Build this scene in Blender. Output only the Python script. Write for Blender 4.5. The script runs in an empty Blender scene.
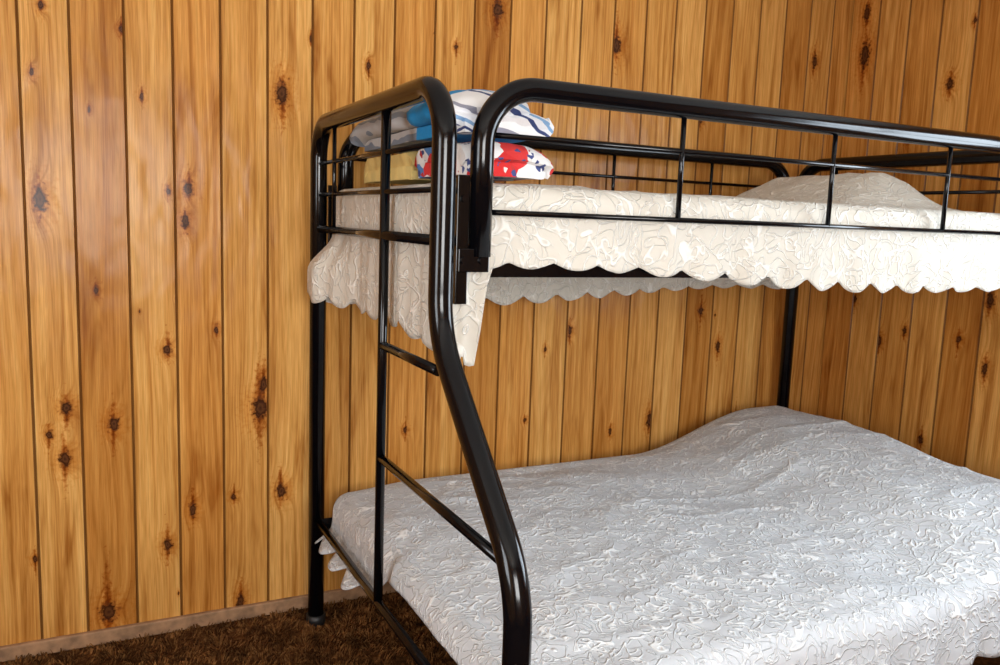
import bpy, bmesh, math, random
import numpy as np
from mathutils import Vector, Matrix, noise
random.seed(7)
sc=bpy.context.scene
try: sc.view_settings.view_transform='Standard'
except Exception: pass
# ---------------- dimensions (metres; origin = foot of back-left post) -------------
WU=1.04; WL=1.4421; L=2.1035; HT=1.677; HG=1.6807; ZB=1.1488; ZC=.7546
YL=-.6617; ZR1=1.0695; ZR2=.7723; ZD=1.3495; Z1=.372; HB=1.4138; HM=1.5778
GAP=.1311; XR=2.467; XL=-2.1; YF=-4.0; HC=2.45
TR=.0265
# ---------------- camera ----------------
C=np.array([-.6749,-2.6659,1.3969]); th,ph,ro,f=.4674,.1347,.0366,825.16
F=np.array([math.sin(th)*math.cos(ph),math.cos(th)*math.cos(ph),-math.sin(ph)])
R0=np.array([math.cos(th),-math.sin(th),0.0]); U0=np.cross(R0,F)
R=math.cos(ro)*R0+math.sin(ro)*U0; U=np.cross(R,F)
cam=bpy.data.cameras.new('camera'); co=bpy.data.objects.new('camera',cam); sc.collection.objects.link(co)
co.matrix_world=Matrix(((R[0],U[0],-F[0],C[0]),(R[1],U[1],-F[1],C[1]),(R[2],U[2],-F[2],C[2]),(0,0,0,1)))
cam.sensor_width=36; cam.lens=f*36/1000; cam.clip_start=.02
sc.camera=co
# ---------------- helpers ----------------
def empty(name):
    o=bpy.data.objects.new(name,None); sc.collection.objects.link(o); o.empty_display_size=.1; return o
def mkobj(name,verts,faces,mat=None,parent=None,smooth=False):
    me=bpy.data.meshes.new(name); me.from_pydata([tuple(v) for v in verts],[],faces); me.update()
    o=bpy.data.objects.new(name,me); sc.collection.objects.link(o)
    if mat: me.materials.append(mat)
    if smooth:
        me.polygons.foreach_set('use_smooth',[True]*len(me.polygons))
    if parent: o.parent=parent
    return o
class MB:
    def __init__(s): s.v=[];s.f=[]
    def add(s,v,f):
        n=len(s.v); s.v+=list(v); s.f+=[tuple(i+n for i in q) for q in f]
    def box(s,a,b):
        x0,y0,z0=a;x1,y1,z1=b
        s.add([(x0,y0,z0),(x1,y0,z0),(x1,y1,z0),(x0,y1,z0),(x0,y0,z1),(x1,y0,z1),(x1,y1,z1),(x0,y1,z1)],
              [(0,3,2,1),(4,5,6,7),(0,1,5,4),(1,2,6,5),(2,3,7,6),(3,0,4,7)])
    def tube(s,pts,r,n=16,caps=True):
        pts=[Vector(p) for p in pts]; m=len(pts)
        T=[]
        for i in range(m):
            a=pts[max(i-1,0)]; b=pts[min(i+1,m-1)]; T.append((b-a).normalized())
        up=Vector((0,0,1)) if abs(T[0].z)<.9 else Vector((1,0,0))
        nrm=(up-T[0]*up.dot(T[0])).normalized(); vs=[]
        for i in range(m):
            nrm=(nrm-T[i]*nrm.dot(T[i])).normalized(); bn=T[i].cross(nrm)
            for k in range(n):
                a=2*math.pi*k/n; vs.append(tuple(pts[i]+nrm*math.cos(a)*r+bn*math.sin(a)*r))
        fs=[(i*n+k,i*n+(k+1)%n,(i+1)*n+(k+1)%n,(i+1)*n+k) for i in range(m-1) for k in range(n)]
        if caps: fs+= [tuple(range(n))[::-1], tuple((m-1)*n+k for k in range(n))]
        s.add(vs,fs)
    def obj(s,name,mat,parent=None,smooth=True,bevel=0):
        o=mkobj(name,s.v,s.f,mat,parent,False)
        if smooth:
            for p in o.data.polygons: p.use_smooth=len(p.vertices)==4
        if bevel:
            b=o.modifiers.new('b','BEVEL'); b.width=bevel; b.segments=2; b.limit_method='ANGLE'
        return o
def fillet(pts,rads,seg=14):
    pts=[Vector(p) for p in pts]; out=[pts[0]]
    for i in range(1,len(pts)-1):
        a,b,c=pts[i-1],pts[i],pts[i+1]; u=(a-b).normalized(); v=(c-b).normalized(); r=rads[i-1]
        ang=u.angle(v); t=r/math.tan(ang/2)
        p0=b+u*t; cen=b+(u+v).normalized()*(r/math.sin(ang/2))
        e0=(p0-cen).normalized(); e1=((b+v*t)-cen).normalized(); tot=e0.angle(e1)
        for k in range(seg+1):
            w=k/seg
            out.append(cen+(e0*math.sin((1-w)*tot)+e1*math.sin(w*tot))/math.sin(tot)*r)
    out.append(pts[-1]); return out
def S(x):
    x=max(0.,min(1.,x)); return x*x*(3-2*x)
# ---------------- node helpers ----------------
def newmat(name):
    m=bpy.data.materials.new(name); m.use_nodes=True; nt=m.node_tree
    return m,nt,nt.nodes['Principled BSDF']
def nd(nt,t,**k):
    n=nt.nodes.new(t)
    for a,b in k.items(): setattr(n,a,b)
    return n
def setin(nt,sock,v):
    if hasattr(v,'is_linked') or hasattr(v,'links'): nt.links.new(v,sock)
    else: sock.default_value=v
def mth(nt,op,a,b=None,c=None,clamp=False):
    n=nd(nt,'ShaderNodeMath',operation=op); n.use_clamp=clamp
    setin(nt,n.inputs[0],a)
    if b is not None: setin(nt,n.inputs[1],b)
    if c is not None: setin(nt,n.inputs[2],c)
    return n.outputs[0]
def mix(nt,fac,a,b,bt='MIX'):
    n=nd(nt,'ShaderNodeMix',data_type='RGBA',blend_type=bt)
    setin(nt,n.inputs[0],fac); setin(nt,n.inputs[6],a); setin(nt,n.inputs[7],b); return n.outputs[2]
def ramp(nt,fac,stops,interp='LINEAR'):
    n=nd(nt,'ShaderNodeValToRGB'); n.color_ramp.interpolation=interp
    e=n.color_ramp.elements
    while len(e)<len(stops): e.new(.5)
    for i,(p,c) in enumerate(stops):
        e[i].position=p; e[i].color=(*c,1) if len(c)==3 else c
    nt.links.new(fac,n.inputs[0]); return n.outputs[0]
def noi(nt,vec,scale,detail=3,rough=.5,dist=0.0):
    n=nd(nt,'ShaderNodeTexNoise'); n.inputs['Scale'].default_value=scale; n.inputs['Detail'].default_value=detail
    n.inputs['Roughness'].default_value=rough; n.inputs['Distortion'].default_value=dist
    if vec is not None: nt.links.new(vec,n.inputs['Vector'])
    return n.outputs['Fac']
def comb(nt,x,y,z):
    n=nd(nt,'ShaderNodeCombineXYZ')
    for i,v in enumerate((x,y,z)): setin(nt,n.inputs[i],v)
    return n.outputs[0]
def bump(nt,h,strength,dist,bs,prev=None):
    n=nd(nt,'ShaderNodeBump'); n.inputs['Strength'].default_value=strength; n.inputs['Distance'].default_value=dist
    nt.links.new(h,n.inputs['Height'])
    if prev is not None: nt.links.new(prev,n.inputs['Normal'])
    nt.links.new(n.outputs[0],bs.inputs['Normal']); return n.outputs[0]
def objc(nt): 
    t=nd(nt,'ShaderNodeTexCoord'); s=nd(nt,'ShaderNodeSeparateXYZ'); nt.links.new(t.outputs['Object'],s.inputs[0]); return t.outputs['Object'],s.outputs
# ---------------- materials ----------------
def pine(name,knots,bright=(1,1,1)):
    m,nt,bs=newmat(name); obj,(u,_,z)=objc(nt)
    at=nd(nt,'ShaderNodeAttribute',attribute_name='rnd'); rnd=at.outputs['Fac']
    D=None; D2=None
    def dist(ku,kz,sx,sz,cur):
        n=nd(nt,'ShaderNodeVectorMath',operation='MULTIPLY_ADD'); nt.links.new(obj,n.inputs[0])
        n.inputs[1].default_value=(sx,0,sz); n.inputs[2].default_value=(-ku*sx,0,-kz*sz)
        l=nd(nt,'ShaderNodeVectorMath',operation='LENGTH'); nt.links.new(n.outputs[0],l.inputs[0])
        return l.outputs['Value'] if cur is None else mth(nt,'MINIMUM',cur,l.outputs['Value'])
    rg=random.Random(int(abs(sum(k[0]*1000+k[1]*77 for k in knots))))
    for (ku,kz,r) in knots:
        r*=.80*rg.uniform(.75,1.2); q=rg.uniform(1.1,2.3)
        D=dist(ku,kz,1/r,1/(q*r),D)
        D2=dist(ku+rg.uniform(-.3,.3)*r,kz+rg.uniform(-1.8,1.8)*r,1/(.5*r),1/(rg.uniform(3,6)*r),D2)
    off=mth(nt,'MULTIPLY',rnd,37.0)
    low=noi(nt,comb(nt,mth(nt,'ADD',mth(nt,'MULTIPLY',u,3.5),off),off,mth(nt,'MULTIPLY',z,.7)),1.0,2)
    g=mth(nt,'ADD',u,mth(nt,'MULTIPLY',low,.12))
    if D is not None:
        jn=noi(nt,obj,80,3)
        jf=mth(nt,'ADD',mth(nt,'MULTIPLY',jn,2.0),.0)
        K=mth(nt,'EXPONENT',mth(nt,'MULTIPLY',mth(nt,'MULTIPLY',D,D),-.12))
        g=mth(nt,'ADD',g,mth(nt,'MULTIPLY',K,.04))
        D=mth(nt,'MULTIPLY',D,jf); D2=mth(nt,'MULTIPLY',D2,jf)
    rings=noi(nt,comb(nt,g,off,mth(nt,'MULTIPLY',z,.012)),66,3,.62)
    fine=noi(nt,comb(nt,mth(nt,'ADD',u,off),0.0,mth(nt,'MULTIPLY',z,.03)),260,2,.6)
    blot=noi(nt,comb(nt,mth(nt,'ADD',mth(nt,'MULTIPLY',u,12.0),off),off,mth(nt,'MULTIPLY',z,1.3)),1.5,3,.62,.6)
    base=ramp(nt,rings,[(.30,(.42,.175,.035)),(.43,(.56,.262,.064)),(.55,(.64,.325,.088)),(.72,(.71,.40,.125))])
    fm=ramp(nt,fine,[(.35,(.82,.78,.71)),(.6,(1.03,1.03,1.03))]); base=mix(nt,1.0,base,fm,'MULTIPLY')
    bm=ramp(nt,blot,[(.28,(.60,.46,.32)),(.42,(.90,.86,.80)),(.52,(1,1,1)),(.72,(1.12,1.15,1.22))]); base=mix(nt,1.0,base,bm,'MULTIPLY')
    rr=ramp(nt,rnd,[(0,(.72,.62,.48)),(.35,(.93,.86,.76)),(.7,(.98,1.0,1.0)),(1,(1.08,1.15,1.25))]); base=mix(nt,1.0,base,rr,'MULTIPLY')
    if D is not None:
        halo=ramp(nt,mth(nt,'DIVIDE',D,8.0),[(0,(.35,.2,.12)),(.14,(.62,.42,.27)),(.25,(.90,.78,.62)),(.5,(1,1,1))]); base=mix(nt,1.0,base,halo,'MULTIPLY')
        fl=ramp(nt,mth(nt,'DIVIDE',D2,2.0),[(.2,(.36,.19,.11)),(.5,(.74,.56,.42)),(.8,(1,1,1))]); base=mix(nt,1.0,base,fl,'MULTIPLY')
        kd=ramp(nt,mth(nt,'DIVIDE',D,2.0),[(0,(.04,.015,.007)),(.22,(.105,.036,.012)),(.45,(.028,.010,.004)),(.6,(.13,.045,.014))])
        kf=ramp(nt,mth(nt,'DIVIDE',D,2.0),[(.42,(1,1,1)),(.8,(0,0,0))]); base=mix(nt,kf,base,kd)
    at2=nd(nt,'ShaderNodeAttribute',attribute_name='groove'); base=mix(nt,at2.outputs['Fac'],base,(.13,.048,.012,1))
    base=mix(nt,1.0,base,(*bright,1),'MULTIPLY')
    nt.links.new(base,bs.inputs['Base Color'])
    bs.inputs['Roughness'].default_value=.24; bs.inputs['Specular IOR Level'].default_value=.13
    wav=noi(nt,comb(nt,mth(nt,'ADD',mth(nt,'MULTIPLY',u,14.0),off),0.0,mth(nt,'MULTIPLY',z,6.0)),1.0,1,.5,.3)
    bump(nt,wav,.6,.008,bs)
    return m
def black_metal():
    m,nt,bs=newmat('black_enamel'); obj,_=objc(nt)
    bs.inputs['Base Color'].default_value=(.002,.002,.0028,1)
    nt.links.new(ramp(nt,noi(nt,obj,30,3),[(.3,(.11,)*3),(.7,(.17,)*3)]),bs.inputs['Roughness'])
    bs.inputs['IOR'].default_value=1.37
    return m
def matelasse(name,c_lo,c_hi,scale,bd,bigw,dist=1.6,wid=.06):
    m,nt,bs=newmat(name); obj,_=objc(nt)
    n1=noi(nt,obj,scale,0,.4,dist)
    line=ramp(nt,mth(nt,'ABSOLUTE',mth(nt,'SUBTRACT',n1,.5)),[(.0,(1,1,1)),(wid*1.25,(0,0,0))],'EASE')
    n2=noi(nt,obj,scale*.8,0,.4,dist*1.3)
    l2=ramp(nt,mth(nt,'ABSOLUTE',mth(nt,'SUBTRACT',n2,.57)),[(.0,(.8,.8,.8)),(.045,(0,0,0))],'EASE')
    lines=mth(nt,'MAXIMUM',line,l2)
    big=noi(nt,obj,6,2,.5,.6)
    nt.links.new(mix(nt,lines,(*c_lo,1),(*c_hi,1)),bs.inputs['Base Color']); bs.inputs['Roughness'].default_value=.95
    bs.inputs['Specular IOR Level'].default_value=.05
    h=mth(nt,'ADD',mth(nt,'MULTIPLY',big,bigw),mth(nt,'MULTIPLY',lines,1.0))
    bump(nt,h,.8,bd,bs)
    return m
def carpet_mat(name,c0,c1,c2):
    m,nt,bs=newmat(name); obj,_=objc(nt)
    c=ramp(nt,noi(nt,obj,45,4,.7,.5),[(.3,c0),(.5,c1),(.7,c2)])
    c=mix(nt,1.0,c,ramp(nt,noi(nt,obj,9,2),[(.3,(.45,.45,.45)),(.7,(1.2,1.2,1.2))]),'MULTIPLY')
    nt.links.new(c,bs.inputs['Base Color']); bs.inputs['Roughness'].default_value=1
    bs.inputs['Specular IOR Level'].default_value=.05
    return m
def plain(name,c,rough=.6,ns=20,amt=.12,bd=0):
    m,nt,bs=newmat(name); obj,_=objc(nt)
    nz=noi(nt,obj,ns,4)
    nt.links.new(mix(nt,1.0,(*c,1),ramp(nt,nz,[(.3,(1-amt,)*3),(.7,(1+amt*.5,)*3)]),'MULTIPLY'),bs.inputs['Base Color'])
    bs.inputs['Roughness'].default_value=rough
    if bd: bump(nt,nz,.5,bd,bs)
    return m
M_BLACK=black_metal()
M_LOW=matelasse('bedspread_cotton_cool',(.57,.60,.63),(.82,.85,.86),21,.0050,1.8)
M_UP=matelasse('bedspread_cotton_ivory',(.62,.585,.51),(.79,.77,.71),12,.0040,1.8,2.4,.05)
M_MATT=plain('mattress_ticking',(.7,.68,.62),.8,60)
M_TRIM=plain('dusty_wood_trim',(.33,.185,.095),.7,30,.4)
M_CEIL=plain('ceiling_paint',(.75,.72,.66),.9)
M_WHITE=plain('white_painted_wood',(.8,.8,.78),.4)
M_CARP=carpet_mat('brown_carpet',(.03,.011,.004),(.08,.032,.010),(.16,.07,.024))
# ---------------- room ----------------
KBc=[(-9,178),(-79,141),(-38,146),(-44,145),(-39,136),(-45,95),(-74,78),(-79,70),(-75,62),(-61,72),(-16,74),(-64,10),(-23,6),(-38,41),(-9,44),(-46,30),(-84,31),(-25,44),(-56,192),(68,215),(120,209),(-77,196),(105,97),(147,57),(171,104),(195,54),(127,54),(94,90),(-15,82),(164,184),(-30,101),(-51,173),(-65,114),(20,190),(226,215),(86,62),(36,62),(182,88),(52,200)]
KBr=[23,18,15,6,10,12,15,12,15,17,22,20,12,11,14,11,9,7,9,18,16,9,9,13,11,11,7,7,12,10,5,5,6,8,12,6,8,9,8]
KRc=[(4,219),(5,237),(-3,110),(-18,93),(-66,116),(-67,89),(-55,99),(-43,54),(-39,201),(-30,99),(-47,224),(-22,180)]
KRr=[24,16,12,13,14,14,12,10,15,9,9,8]
KB=[(a/100,b/100,r/1000) for (a,b),r in zip(KBc,KBr)]
KR=[(-a/100,b/100,r/1000) for (a,b),r in zip(KRc,KRr)]
rk=random.Random(12)
for i in range(16): KB.append((rk.uniform(-.9,2.4),rk.uniform(.1,2.4),rk.uniform(.002,.0055)))
def boards(name,edges,H,knots,bright,holes=()):
    vs=[];fs=[];rn=[];gr=[];mi=[];mats=[pine('varnished_pine',[],bright)]
    rg=random.Random(len(edges)*3+5)
    gw,gd=.0042,.0045
    last=-1
    for a,b in zip(edges[:-1],edges[1:]):
        r=rg.random()
        if abs(r-last)<.2: r=(r+.4)%1
        last=r
        kk=[k for k in knots if a<=k[0]<b]; idx=0
        if kk: mats.append(pine('varnished_pine_board',kk,bright)); idx=len(mats)-1
        segs=[(0,H)]
        for (h0,h1,z0,z1) in holes:
            if a>=h0-1e-4 and b<=h1+1e-4: segs=[(0,z0),(z1,H)]
        for z0,z1 in segs:
            xs=[(a,gd),(a+gw,0.0),(b-gw,0.0),(b,gd)]
            n=len(vs)
            for x,y in xs: vs+= [(x,y,z0),(x,y,z1)]
            for k in range(3):
                fs.append((n+2*k,n+2*k+2,n+2*k+3,n+2*k+1)); rn.append(r); gr.append(0.0 if k==1 else .85); mi.append(idx)
            n=len(vs); D=.06
            vs+=[(a,gd,z0),(b,gd,z0),(b,D,z0),(a,D,z0),(a,gd,z1),(b,gd,z1),(b,D,z1),(a,D,z1)]
            for q in ((0,1,2,3),(4,7,6,5),(3,2,6,7),(0,3,7,4),(1,5,6,2)):
                fs.append(tuple(n+i for i in q)); rn.append(r); gr.append(.8); mi.append(0)
    o=mkobj(name,vs,fs)
    for m in mats: o.data.materials.append(m)
    o.data.polygons.foreach_set('material_index',mi)
    at=o.data.attributes.new('rnd','FLOAT','FACE'); at.data.foreach_set('value',rn)
    at=o.data.attributes.new('groove','FLOAT','FACE'); at.data.foreach_set('value',gr)
    return o
def mkedges(a,b,w,rs):
    rg=random.Random(rs); e=[a]
    while e[-1]<b-.10: e.append(e[-1]+w+rg.uniform(-.010,.010))
    e[-1]=b; return e
EB=[XL-.05,-1.98,-1.84,-1.69,-1.55,-1.41,-1.26,-1.12,-.965,-.83,-.70,-.555,-.42,-.28,-.135,.01,.15,.292,.44,.59,.735,.882,1.035,1.185,1.335,1.48,1.63,1.775,1.925,2.07,2.215,2.355,XR+.05]
boards('wall_back',EB,HC,KB,(1,1,1)).location=(0,GAP,0)
er=mkedges(-GAP+.002,-YF,.147,5)
def snap(es,v): return min(es,key=lambda q:abs(q-v))
rh0,rh1=snap(er,1.35),snap(er,2.75)
wr=boards('wall_right',er,HC,KR,(.96,.89,.80),[(rh0,rh1,.95,2.05)])
wr.matrix_world=Matrix.Translation((XR,0,0))@Matrix.Rotation(-math.pi/2,4,'Z')
el=mkedges(YF,GAP-.002,.145,6); lh0,lh1=snap(el,-2.6),snap(el,-1.6)
wl=boards('wall_left',el,HC,[(-3.5,1.1,.015),(-1.2,.7,.015),(-.5,1.9,.02)],(1,1,1),[(lh0,lh1,.95,2.05)]); wl.matrix_world=Matrix.Translation((XL,0,0))@Matrix.Rotation(math.pi/2,4,'Z')
ef=mkedges(-XR-.05,-XL+.05,.145,8); fh0,fh1=snap(ef,-.1),snap(ef,1.3)
wf=boards('wall_front',ef,HC,[(-1.2,.7,.015)],(1,1,1),[(fh0,fh1,1.05,2.05)])
wf.matrix_world=Matrix.Translation((0,YF,0))@Matrix.Rotation(math.pi,4,'Z')
m=MB(); m.box((XL-.1,YF-.1,-.06),(XR+.1,GAP+.1,0)); floor=m.obj('floor',M_CARP,smooth=False)
# shag pile of the carpet: yarn tufts leaning together in clumps
rp=random.Random(4); vs=[];fs=[]
for i in range(48000):
    x=rp.uniform(-1.45,.75); y=rp.uniform(-1.25,GAP-.02)
    a=rp.uniform(0,6.283); w=rp.uniform(.0014,.0028)
    cl=noise.noise(Vector((x*28,y*28,.5))); h=max(.003,.013+.012*cl+rp.uniform(-.003,.003))
    b=3.14*2*noise.noise(Vector((x*16,y*16,4.)))+rp.uniform(-.6,.6); l=rp.uniform(.004,.014)
    n=len(vs); dx,dy=math.cos(a)*w,math.sin(a)*w; lx,ly=math.cos(b)*l,math.sin(b)*l
    vs+=[(x-dx,y-dy,0),(x+dx,y+dy,0),(x+dx*.7+lx,y+dy*.7+ly,h),(x-dx*.7+lx,y-dy*.7+ly,h)]; fs.append((n,n+1,n+2,n+3))
mkobj('carpet_pile',vs,fs,carpet_mat('brown_carpet_yarn',(.05,.018,.006),(.15,.062,.019),(.34,.16,.055)),floor)
m=MB(); m.box((XL-.1,YF-.1,HC),(XR+.1,GAP+.1,HC+.06)); m.obj('ceiling',M_CEIL,smooth=False)
m=MB(); m.box((XL,GAP-.018,0),(XR,GAP,.048)); m.obj('baseboard_back',M_TRIM,smooth=False,bevel=.005)
m=MB(); m.box((XR-.018,YF,0),(XR,GAP-.018,.048)); m.obj('baseboard_right',M_TRIM,smooth=False,bevel=.005)
def window(name,w,h,mat4):
    e=empty(name)
    m=MB()
    for a,b in (((-w/2-.05,-.03,-h/2-.07),(-w/2+.02,.05,h/2+.07)),((w/2-.02,-.03,-h/2-.07),(w/2+.05,.05,h/2+.07)),
                ((-w/2,-.03,h/2-.02),(w/2,.05,h/2+.07)),((-w/2,-.05,-h/2-.07),(w/2,.05,-h/2+.02)),
                ((-.02,-.0,-h/2),(.02,.03,h/2)),((-w/2,-.0,-.015),(w/2,.03,.015))): m.box(a,b)
    m.obj('window_frame',M_WHITE,e,smooth=False,bevel=.003)
    e.matrix_world=mat4; return e
rc=-(rh0+rh1)/2; fc=-(fh0+fh1)/2; lc=(lh0+lh1)/2
window('window_1',rh1-rh0,1.1,Matrix.Translation((XR,rc,1.5))@Matrix.Rotation(-math.pi/2,4,'Z'))
window('window_2',fh1-fh0,1.0,Matrix.Translation((fc,YF,1.55))@Matrix.Rotation(math.pi,4,'Z'))
window('added_window_left',lh1-lh0,1.1,Matrix.Translation((XL,lc,1.5))@Matrix.Rotation(math.pi/2,4,'Z'))  # unseen left window, added only to carry fill for the bed end
def area(name,loc,target,sx,sy,power,col):
    l=bpy.data.lights.new(name,'AREA'); l.shape='RECTANGLE'; l.size=sx; l.size_y=sy; l.energy=power; l.color=col
    o=bpy.data.objects.new(name,l); sc.collection.objects.link(o); o.location=loc
    o.rotation_euler=(Vector(target)-Vector(loc)).to_track_quat('-Z','Z').to_euler(); return o
area('window_daylight_right',(XR+.12,rc,1.5),(0,rc,1.3),1.3,1.05,70,(.78,.89,1.0))
area('window_daylight_front',(fc,YF-.12,1.55),(fc,0,1.45),1.3,.95,98,(1.0,.985,.97))
area('added_fill_left',(XL-.12,lc,1.5),(0,lc,1.3),.95,1.0,42,(.92,.96,1.0))  # fill lamp added on the left to brighten the near bed end
w=bpy.data.worlds.new('world'); sc.world=w; w.use_nodes=True
w.node_tree.nodes['Background'].inputs[0].default_value=(.75,.85,1,1); w.node_tree.nodes['Background'].inputs[1].default_value=.6
# ---------------- bunk bed ----------------
bed=empty('bunk_bed')
M_PLAST=plain('black_plastic',(.01,.01,.01),.5)
def endframe(x,nm,ladder=True):
    m=MB()
    m.tube(fillet([(x,0,.01),(x,0,HT),(x,-WU,HT),(x,-WU,ZB),(x,-WL,ZC),(x,-WL,.01)],[.11,.12,.22,.22],18),TR,22)
    m.obj(nm,M_BLACK,bed)
    m=MB()
    for y in (0,-WL): m.tube([(x,y,0),(x,y,.035)],TR+.006,20)
    m.obj(nm+'_foot_caps',M_PLAST,bed)
    m=MB()
    m.tube([(x,0,ZD),(x,-WU,ZD)],.012,14)
    for z in (1.458,1.555): m.tube([(x,0,z),(x,-WU,z)],.0065,12)
    m.tube([(x,-.185,ZD),(x,-.185,HT-.005)],.0065,12)
    if ladder:
        m.tube([(x,YL,Z1),(x,YL,HT-.005)],.0125,14)
        m.tube([(x,YL,ZR1),(x,-WU,ZR1)],.0115,14)
        yy=-WU-(ZB-ZR2)/(ZB-ZC)*(WL-WU); m.tube([(x,YL,ZR2),(x,yy,ZR2)],.0115,14)
    m.tube([(x,0,Z1),(x,-WL,Z1)],.0125,14)
    m.obj(nm+'_rungs_and_bars',M_BLACK,bed)
endframe(0,'end_frame'); endframe(L,'far_end_frame',False)
XG=.088
def guard(y,nm):
    m=MB(); m.tube(fillet([(XG,y,1.318),(XG,y,HG),(L-XG,y,HG),(L-XG,y,1.318)],[.125,.125],18),TR-.001,22); m.obj(nm,M_BLACK,bed)
    m=MB()
    for z in (HB,HM): m.tube([(XG,y,z),(L-XG,y,z)],.0062,12)
    for x in (.62,1.13,1.605): m.tube([(x,y,HB),(x,y,HG)],.0066,12)
    m.obj(nm+'_thin_bars',M_BLACK,bed)
guard(-WU,'front_guard_rail'); guard(0,'rear_guard_rail')
m=MB()
for x,s in ((.047,1),(L-.047,-1)):
    for y in (-WU,0):
        m.box((x-.016,y-.006,1.215),(x+.012,y+.006,1.49))
        xa,xb=sorted((x-s*.014,x+s*.058)); m.box((xa,y-.016,1.285),(xb,y+.008,1.335))
for y,s in ((-WU+.040,1),(-.040,-1)):
    m.box((.03,y-.002,1.270),(L-.03,y+.002,1.325)); m.box((.03,min(y,y+s*.035),1.270),(L-.03,max(y,y+s*.035),1.274))
for y,s in ((-WL+.05,1),(-.035,-1)):
    m.box((.0,y-.002,.34),(L,y+.002,.385)); m.box((.0,min(y,y+s*.035),.34),(L,max(y,y+s*.035),.344))
m.obj('side_rails_and_brackets',M_BLACK,bed,smooth=False,bevel=.0015)
m=MB()
for x in (.045,.088):
    m.tube([(x,-WU-.022,1.310),(x,-WU-.014,1.310)],.008,14)
m.tube([(.045,-WU-.012,1.44),(.045,-WU-.004,1.44)],.007,12)
m.obj('bracket_bolts',M_BLACK,bed)
m=MB()
for i in range(9):
    x=.2+i*(L-.4)/8; m.tube([(x,-WU+.045,1.29),(x,-.045,1.29)],.008,8)
    m.tube([(x,-WL+.055,.355),(x,-.04,.355)],.008,8)
m.obj('mattress_support_slats',M_BLACK,bed)
# ---------------- mattresses ----------------
def mattress(name,a,b):
    m=MB(); m.box(a,b); o=m.obj(name,M_MATT,smooth=False)
    bv=o.modifiers.new('b','BEVEL'); bv.width=.035; bv.segments=5; return o
mattress('mattress',(.10,-WL+.11,.366),(L-.06,-.07,.465))
mattress('mattress',(.085,-WU+.09,1.30),(L-.085,-.09,1.465))
# ---------------- bedspreads ----------------
def fbm(x,y,z,o=4):
    return noise.fractal(Vector((x,y,z)),.9,2.1,o)
def spread(name,x0,x1,y0,y1,Zm,h,Dfun,rad,mat,post=None,nx=200,ny=120,nt_=26,per=.14,scal=.022,flare=.05,fold=.010,seed=0.0,wr=1.0,sfun=None):
    vs=[];fs=[]
    def top(x,y):
        e=min(x-x0,x1-x,y-y0,y1-y); w=S(e/.06)
        rg=(1-abs(noise.noise(Vector((x*4+seed,y*4,seed)))))**6
        rg2=(1-abs(noise.noise(Vector((x*2.3-y*1.5,y*5+x*2+seed,seed+4)))))**8
        return (x,y,Zm+h(x,y)+wr*w*(.006*fbm(x*3+seed,y*3,seed,3)+.0016*fbm(x*11,y*11+seed,1.3)+.004*rg+.004*rg2))
    for j in range(ny+1):
        for i in range(nx+1):
            vs.append(top(x0+(x1-x0)*i/nx,y0+(y1-y0)*j/ny))
    for j in range(ny):
        for i in range(nx):
            a=j*(nx+1)+i; fs.append((a,a+1,a+nx+2,a+nx+1))
    per_pts=[]
    def side(p,q,n,nrm,tag):
        for i in range(n): per_pts.append((p[0]+(q[0]-p[0])*i/n,p[1]+(q[1]-p[1])*i/n,nrm[0],nrm[1],0,tag))
    def corner(c,a0,a1,tag):
        k=18
        for i in range(k):
            a=math.radians(a0+(a1-a0)*i/k); per_pts.append((c[0],c[1],math.cos(a),math.sin(a),math.sin(math.pi*i/k),tag))
    side((x0,y1),(x0,y0),ny,(-1,0),'L'); corner((x0,y0),180,270,'LF')
    side((x0,y0),(x1,y0),nx,(0,-1),'F'); corner((x1,y0),270,360,'FR')
    side((x1,y0),(x1,y1),ny,(1,0),'R'); corner((x1,y1),0,90,'RB')
    side((x1,y1),(x0,y1),nx,(0,1),'B'); corner((x0,y1),90,180,'BL')
    n0=len(vs); s=0; prev=None; P=len(per_pts)
    for i,(bx,by,nxx,nyy,cw,tag) in enumerate(per_pts):
        q=(bx+nxx*.12,by+nyy*.12)
        if prev: s+=math.dist(q,prev)
        prev=q
        D=Dfun(bx,by,tag,cw); hz=h(bx,by); D=D+hz
        D+=scal*(sfun(bx,by,tag) if sfun else 1)*abs(math.sin(math.pi*s/per+.5*math.sin(s*5)))*(1+.35*math.sin(s*3.7))
        for k in range(nt_+1):
            d=D*k/nt_
            if d<rad*math.pi/2:
                a=d/rad; o=rad*math.sin(a); dr=rad*(1-math.cos(a))
            else:
                e=d-rad*math.pi/2; ee=S(e/.18)
                o=rad+flare*e+fold*ee*(math.sin(s*2*math.pi/.19+1.3*math.sin(s*7))+.5*math.sin(s*2*math.pi/.083+seed)); dr=rad+e
            o+=.003*fbm(s*8,d*8,seed)*S(k/6)
            x,y,z=bx+nxx*o,by+nyy*o,Zm+hz-dr
            if post: x,y,z=post(x,y,z)
            vs.append((x,y,z))
    for i in range(P):
        j=(i+1)%P
        for k in range(nt_):
            a=n0+i*(nt_+1)+k; b=n0+j*(nt_+1)+k
            fs.append((a,a+1,b+1,b))
    o=mkobj(name,vs,fs,mat,smooth=True)
    bm=bmesh.new(); bm.from_mesh(o.data); bmesh.ops.remove_doubles(bm,verts=bm.verts,dist=.0004)
    bmesh.ops.recalc_face_normals(bm,faces=bm.faces)
    bm.to_mesh(o.data); bm.free()
    sm=o.modifiers.new('s','SOLIDIFY'); sm.thickness=.0025; sm.offset=0
    return o
def h_up(x,y):
    px=S((x-1.42)/.40)*(1-S((x-1.84)/.20)); py=S((-y-.06)/.16)*(1-S((-y-.60)/.30))
    return .13*px*py*(1+.08*fbm(x*5,y*5,2.))
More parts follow.
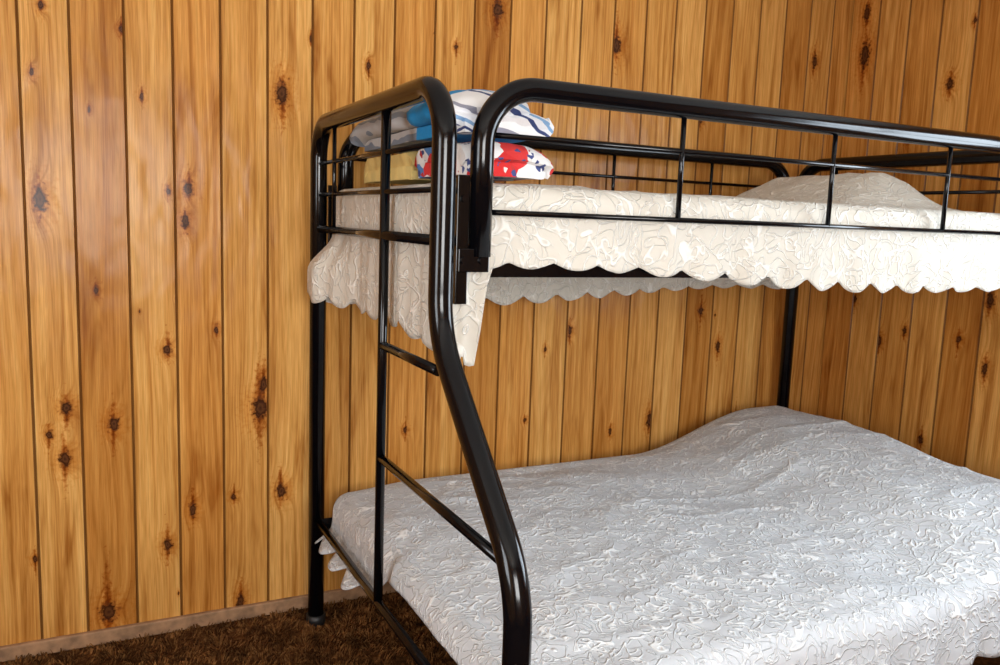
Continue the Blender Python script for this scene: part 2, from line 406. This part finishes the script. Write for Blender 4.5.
def D_up(x,y,tag,cw):
    if tag=='L': return .355+.03*S((-y-.6)/.4)
    if tag=='LF': return .400+.03*cw
    if tag=='F':
        d=.198+.062*S((x-.1)/1.8)
        return (d+(.42-d)*(1-S((x-.095)/.035)))
    if tag in('FR','R'): return .25+.03*cw
    if tag=='RB': return .3
    if tag=='B': return .385-.05*S((x-.3)/1.5)
    return .34
def post_up(x,y,z):
    w=S((ZD-.012-z)/.12)*S((y+.32)/.2)*(1-S((x-.10)/.15))
    x-=.072*w; y+=.045*w*S((y+.12)/.1)
    if y<-WU+.2:
        lo=-WU+.0095
        if y<lo: y=lo+.2*(y-lo)
    return x,y,z
spread('bedspread',.075,L-.075,-WU+.075,-.075,1.478,h_up,D_up,.045,M_UP,post_up,170,90,26,flare=.01,fold=.006,seed=3.1,per=.13,scal=.024)
def h_low(x,y):
    v=.155*S((x-(L-.85))/.62)*(1-.85*S((x-(L-.10))/.09))
    v*=1-.25*S((-y-.3)/.9)
    v+=.012*S((x-1.0)/.5)*math.sin(y*9+x*3)*.6
    v-=.02*S((.35-x)/.3)
    return v+.012*max(0,noise.noise(Vector((x*2.2+y*3.5,y*1.2-x*1.4,.3))))
def D_low(x,y,tag,cw):
    if tag=='L': return .195-.085*S((-y-.42)/.25)
    if tag=='LF': return .11
    if tag=='BL': return .20
    return .22
def post_low(x,y,z):
    w=S((Z1-.012-z)/.07)*S((y+.9)/.5)*(1-S((x-.10)/.15)); x-=.065*w
    if y>-.15: y=min(y,GAP-.03)
    if z>Z1-.012 and x<.02: x=.02
    return x,y,z
spread('bedspread',.10,L-.05,-WL+.08,-.07,.492,h_low,D_low,.06,M_LOW,post_low,300,200,18,flare=.05,fold=.008,seed=8.4,wr=1.3,sfun=lambda x,y,t:1-S((-y-.5)/.25) if t in('L','LF') else .5)
# ---------------- quilts on upper bunk ----------------
def stripes_mat(name):
    m,nt,bs=newmat(name); obj,(x,y,z)=objc(nt)
    t=mth(nt,'ADD',mth(nt,'ADD',mth(nt,'MULTIPLY',z,1.0),mth(nt,'MULTIPLY',x,.45)),mth(nt,'MULTIPLY',noi(nt,obj,5,2),.14))
    t=mth(nt,'FRACT',mth(nt,'MULTIPLY',t,9.0))
    st=ramp(nt,t,[(0,(.80,.80,.80)),(.26,(.03,.05,.16)),(.34,(.75,.77,.8)),(.46,(.20,.36,.58)),(.56,(.80,.80,.82)),(.76,(.8,.8,.82)),(.80,(.26,.26,.32)),(.90,(.8,.8,.8))],'CONSTANT')
    gr=ramp(nt,t,[(0,(.42,.42,.42)),(.3,(.20,.24,.30)),(.5,(.50,.50,.50)),(.8,(.25,.27,.3))],'CONSTANT')
    yf=mth(nt,'ADD',mth(nt,'MULTIPLY',y,-1.0),mth(nt,'MULTIPLY',x,-.15))
    c=mix(nt,ramp(nt,yf,[(0,(0,0,0)),(.62,(1,1,1))],'CONSTANT'),gr,(.012,.26,.58,1))
    c=mix(nt,ramp(nt,yf,[(0,(0,0,0)),(.84,(1,1,1))],'CONSTANT'),c,st)
    nt.links.new(c,bs.inputs['Base Color']); bs.inputs['Roughness'].default_value=.85
    bump(nt,noi(nt,obj,16,3),.6,.012,bs); return m
def patch_mat(name):
    m,nt,bs=newmat(name); obj,(x,y,z)=objc(nt)
    wv=nd(nt,'ShaderNodeTexNoise'); wv.inputs['Scale'].default_value=14; nt.links.new(obj,wv.inputs['Vector'])
    wm=nd(nt,'ShaderNodeVectorMath',operation='MULTIPLY_ADD'); nt.links.new(wv.outputs['Color'],wm.inputs[0]); wm.inputs[1].default_value=(.05,.05,.05); nt.links.new(obj,wm.inputs[2])
    v=nd(nt,'ShaderNodeTexVoronoi'); v.inputs['Scale'].default_value=15; nt.links.new(wm.outputs[0],v.inputs['Vector'])
    s=nd(nt,'ShaderNodeSeparateColor'); nt.links.new(v.outputs['Color'],s.inputs[0])
    c=ramp(nt,s.outputs[0],[(0,(.8,.78,.76)),(.24,(.62,.02,.02)),(.48,(.78,.78,.78)),(.66,(.08,.22,.50)),(.78,(.78,.72,.60)),(.86,(.65,.03,.03))],'CONSTANT')
    v2=nd(nt,'ShaderNodeTexVoronoi'); v2.inputs['Scale'].default_value=75; nt.links.new(obj,v2.inputs['Vector'])
    s2=nd(nt,'ShaderNodeSeparateColor'); nt.links.new(v2.outputs['Color'],s2.inputs[0])
    pat=ramp(nt,s2.outputs[1],[(0,(0,0,0)),(.84,(1,1,1))],'CONSTANT')
    pc=ramp(nt,s2.outputs[2],[(0,(.05,.07,.22)),(.4,(.75,.73,.70)),(.75,(.5,.03,.03))],'CONSTANT')
    c=mix(nt,pat,c,pc)
    nt.links.new(c,bs.inputs['Base Color']); bs.inputs['Roughness'].default_value=.85
    bump(nt,noi(nt,obj,16,3),.6,.012,bs); return m
def folded(name,x0,x1,y0,y1,z0,th,layers,mat,seed,soft=1.0):
    prof=[]; r=th/2
    for l in range(layers):
        z=z0+th*(l+.5); xa,xb=(x0+r,x1-r-.02*l)
        if l%2: xa,xb=xb,xa
        for k in range(19): prof.append((xa+(xb-xa)*k/18,z))
        if l<layers-1:
            sgn=1 if l%2==0 else -1
            for k in range(1,8):
                a=-math.pi/2+math.pi*k/8; prof.append((xb+sgn*math.cos(a)*r,z+r+math.sin(a)*r))
    NY=64; vs=[];fs=[]
    for j in range(NY+1):
        t=j/NY; y=y0+(y1-y0)*t
        for i,(x,z) in enumerate(prof):
            lift=(z-z0)/(th*layers)
            hh=1+soft*(.09*fbm(y*4,seed,x*4,2)-.10*S(abs(t-.5)*2-.5)*1.2)
            xx=x+soft*.013*fbm(y*5+seed,z*14,0)*(.4+lift)
            cx=(x-(x0+x1)/2)/((x1-x0)/2)
            ed=min(t,1-t)
            endr=(1-.45*(1-math.sqrt(min(1,ed/.09)))*(1 if lift>.4 else .1))*(1-.34*lift*abs(cx)**2.5)
            vs.append((xx,y+soft*.014*fbm(x*8,z*22,seed),z0+(z-z0)*hh*endr+.0035*lift*fbm(x*18,y*18,seed)))
    n=len(prof)
    for j in range(NY):
        for i in range(n-1):
            a=j*n+i; fs.append((a,a+n,a+n+1,a+1))
    o=mkobj(name,vs,fs,mat,smooth=True)
    s=o.modifiers.new('s','SOLIDIFY'); s.thickness=th*.80; s.offset=0
    b=o.modifiers.new('b','BEVEL'); b.width=th*.34; b.segments=4; b.limit_method='ANGLE'; b.angle_limit=math.radians(60)
    return o
folded('patchwork_quilt',.085,.325,-.93,-.62,1.496,.044,2,patch_mat('patchwork_cotton'),1.)
folded('striped_quilt',.075,.318,-.92,-.16,1.590,.038,3,stripes_mat('striped_cotton'),5.)
folded('yellow_blanket',.085,.325,-.565,-.14,1.496,.044,2,plain('mustard_cotton',(.82,.64,.24),.85,25,.15,.004),9.)
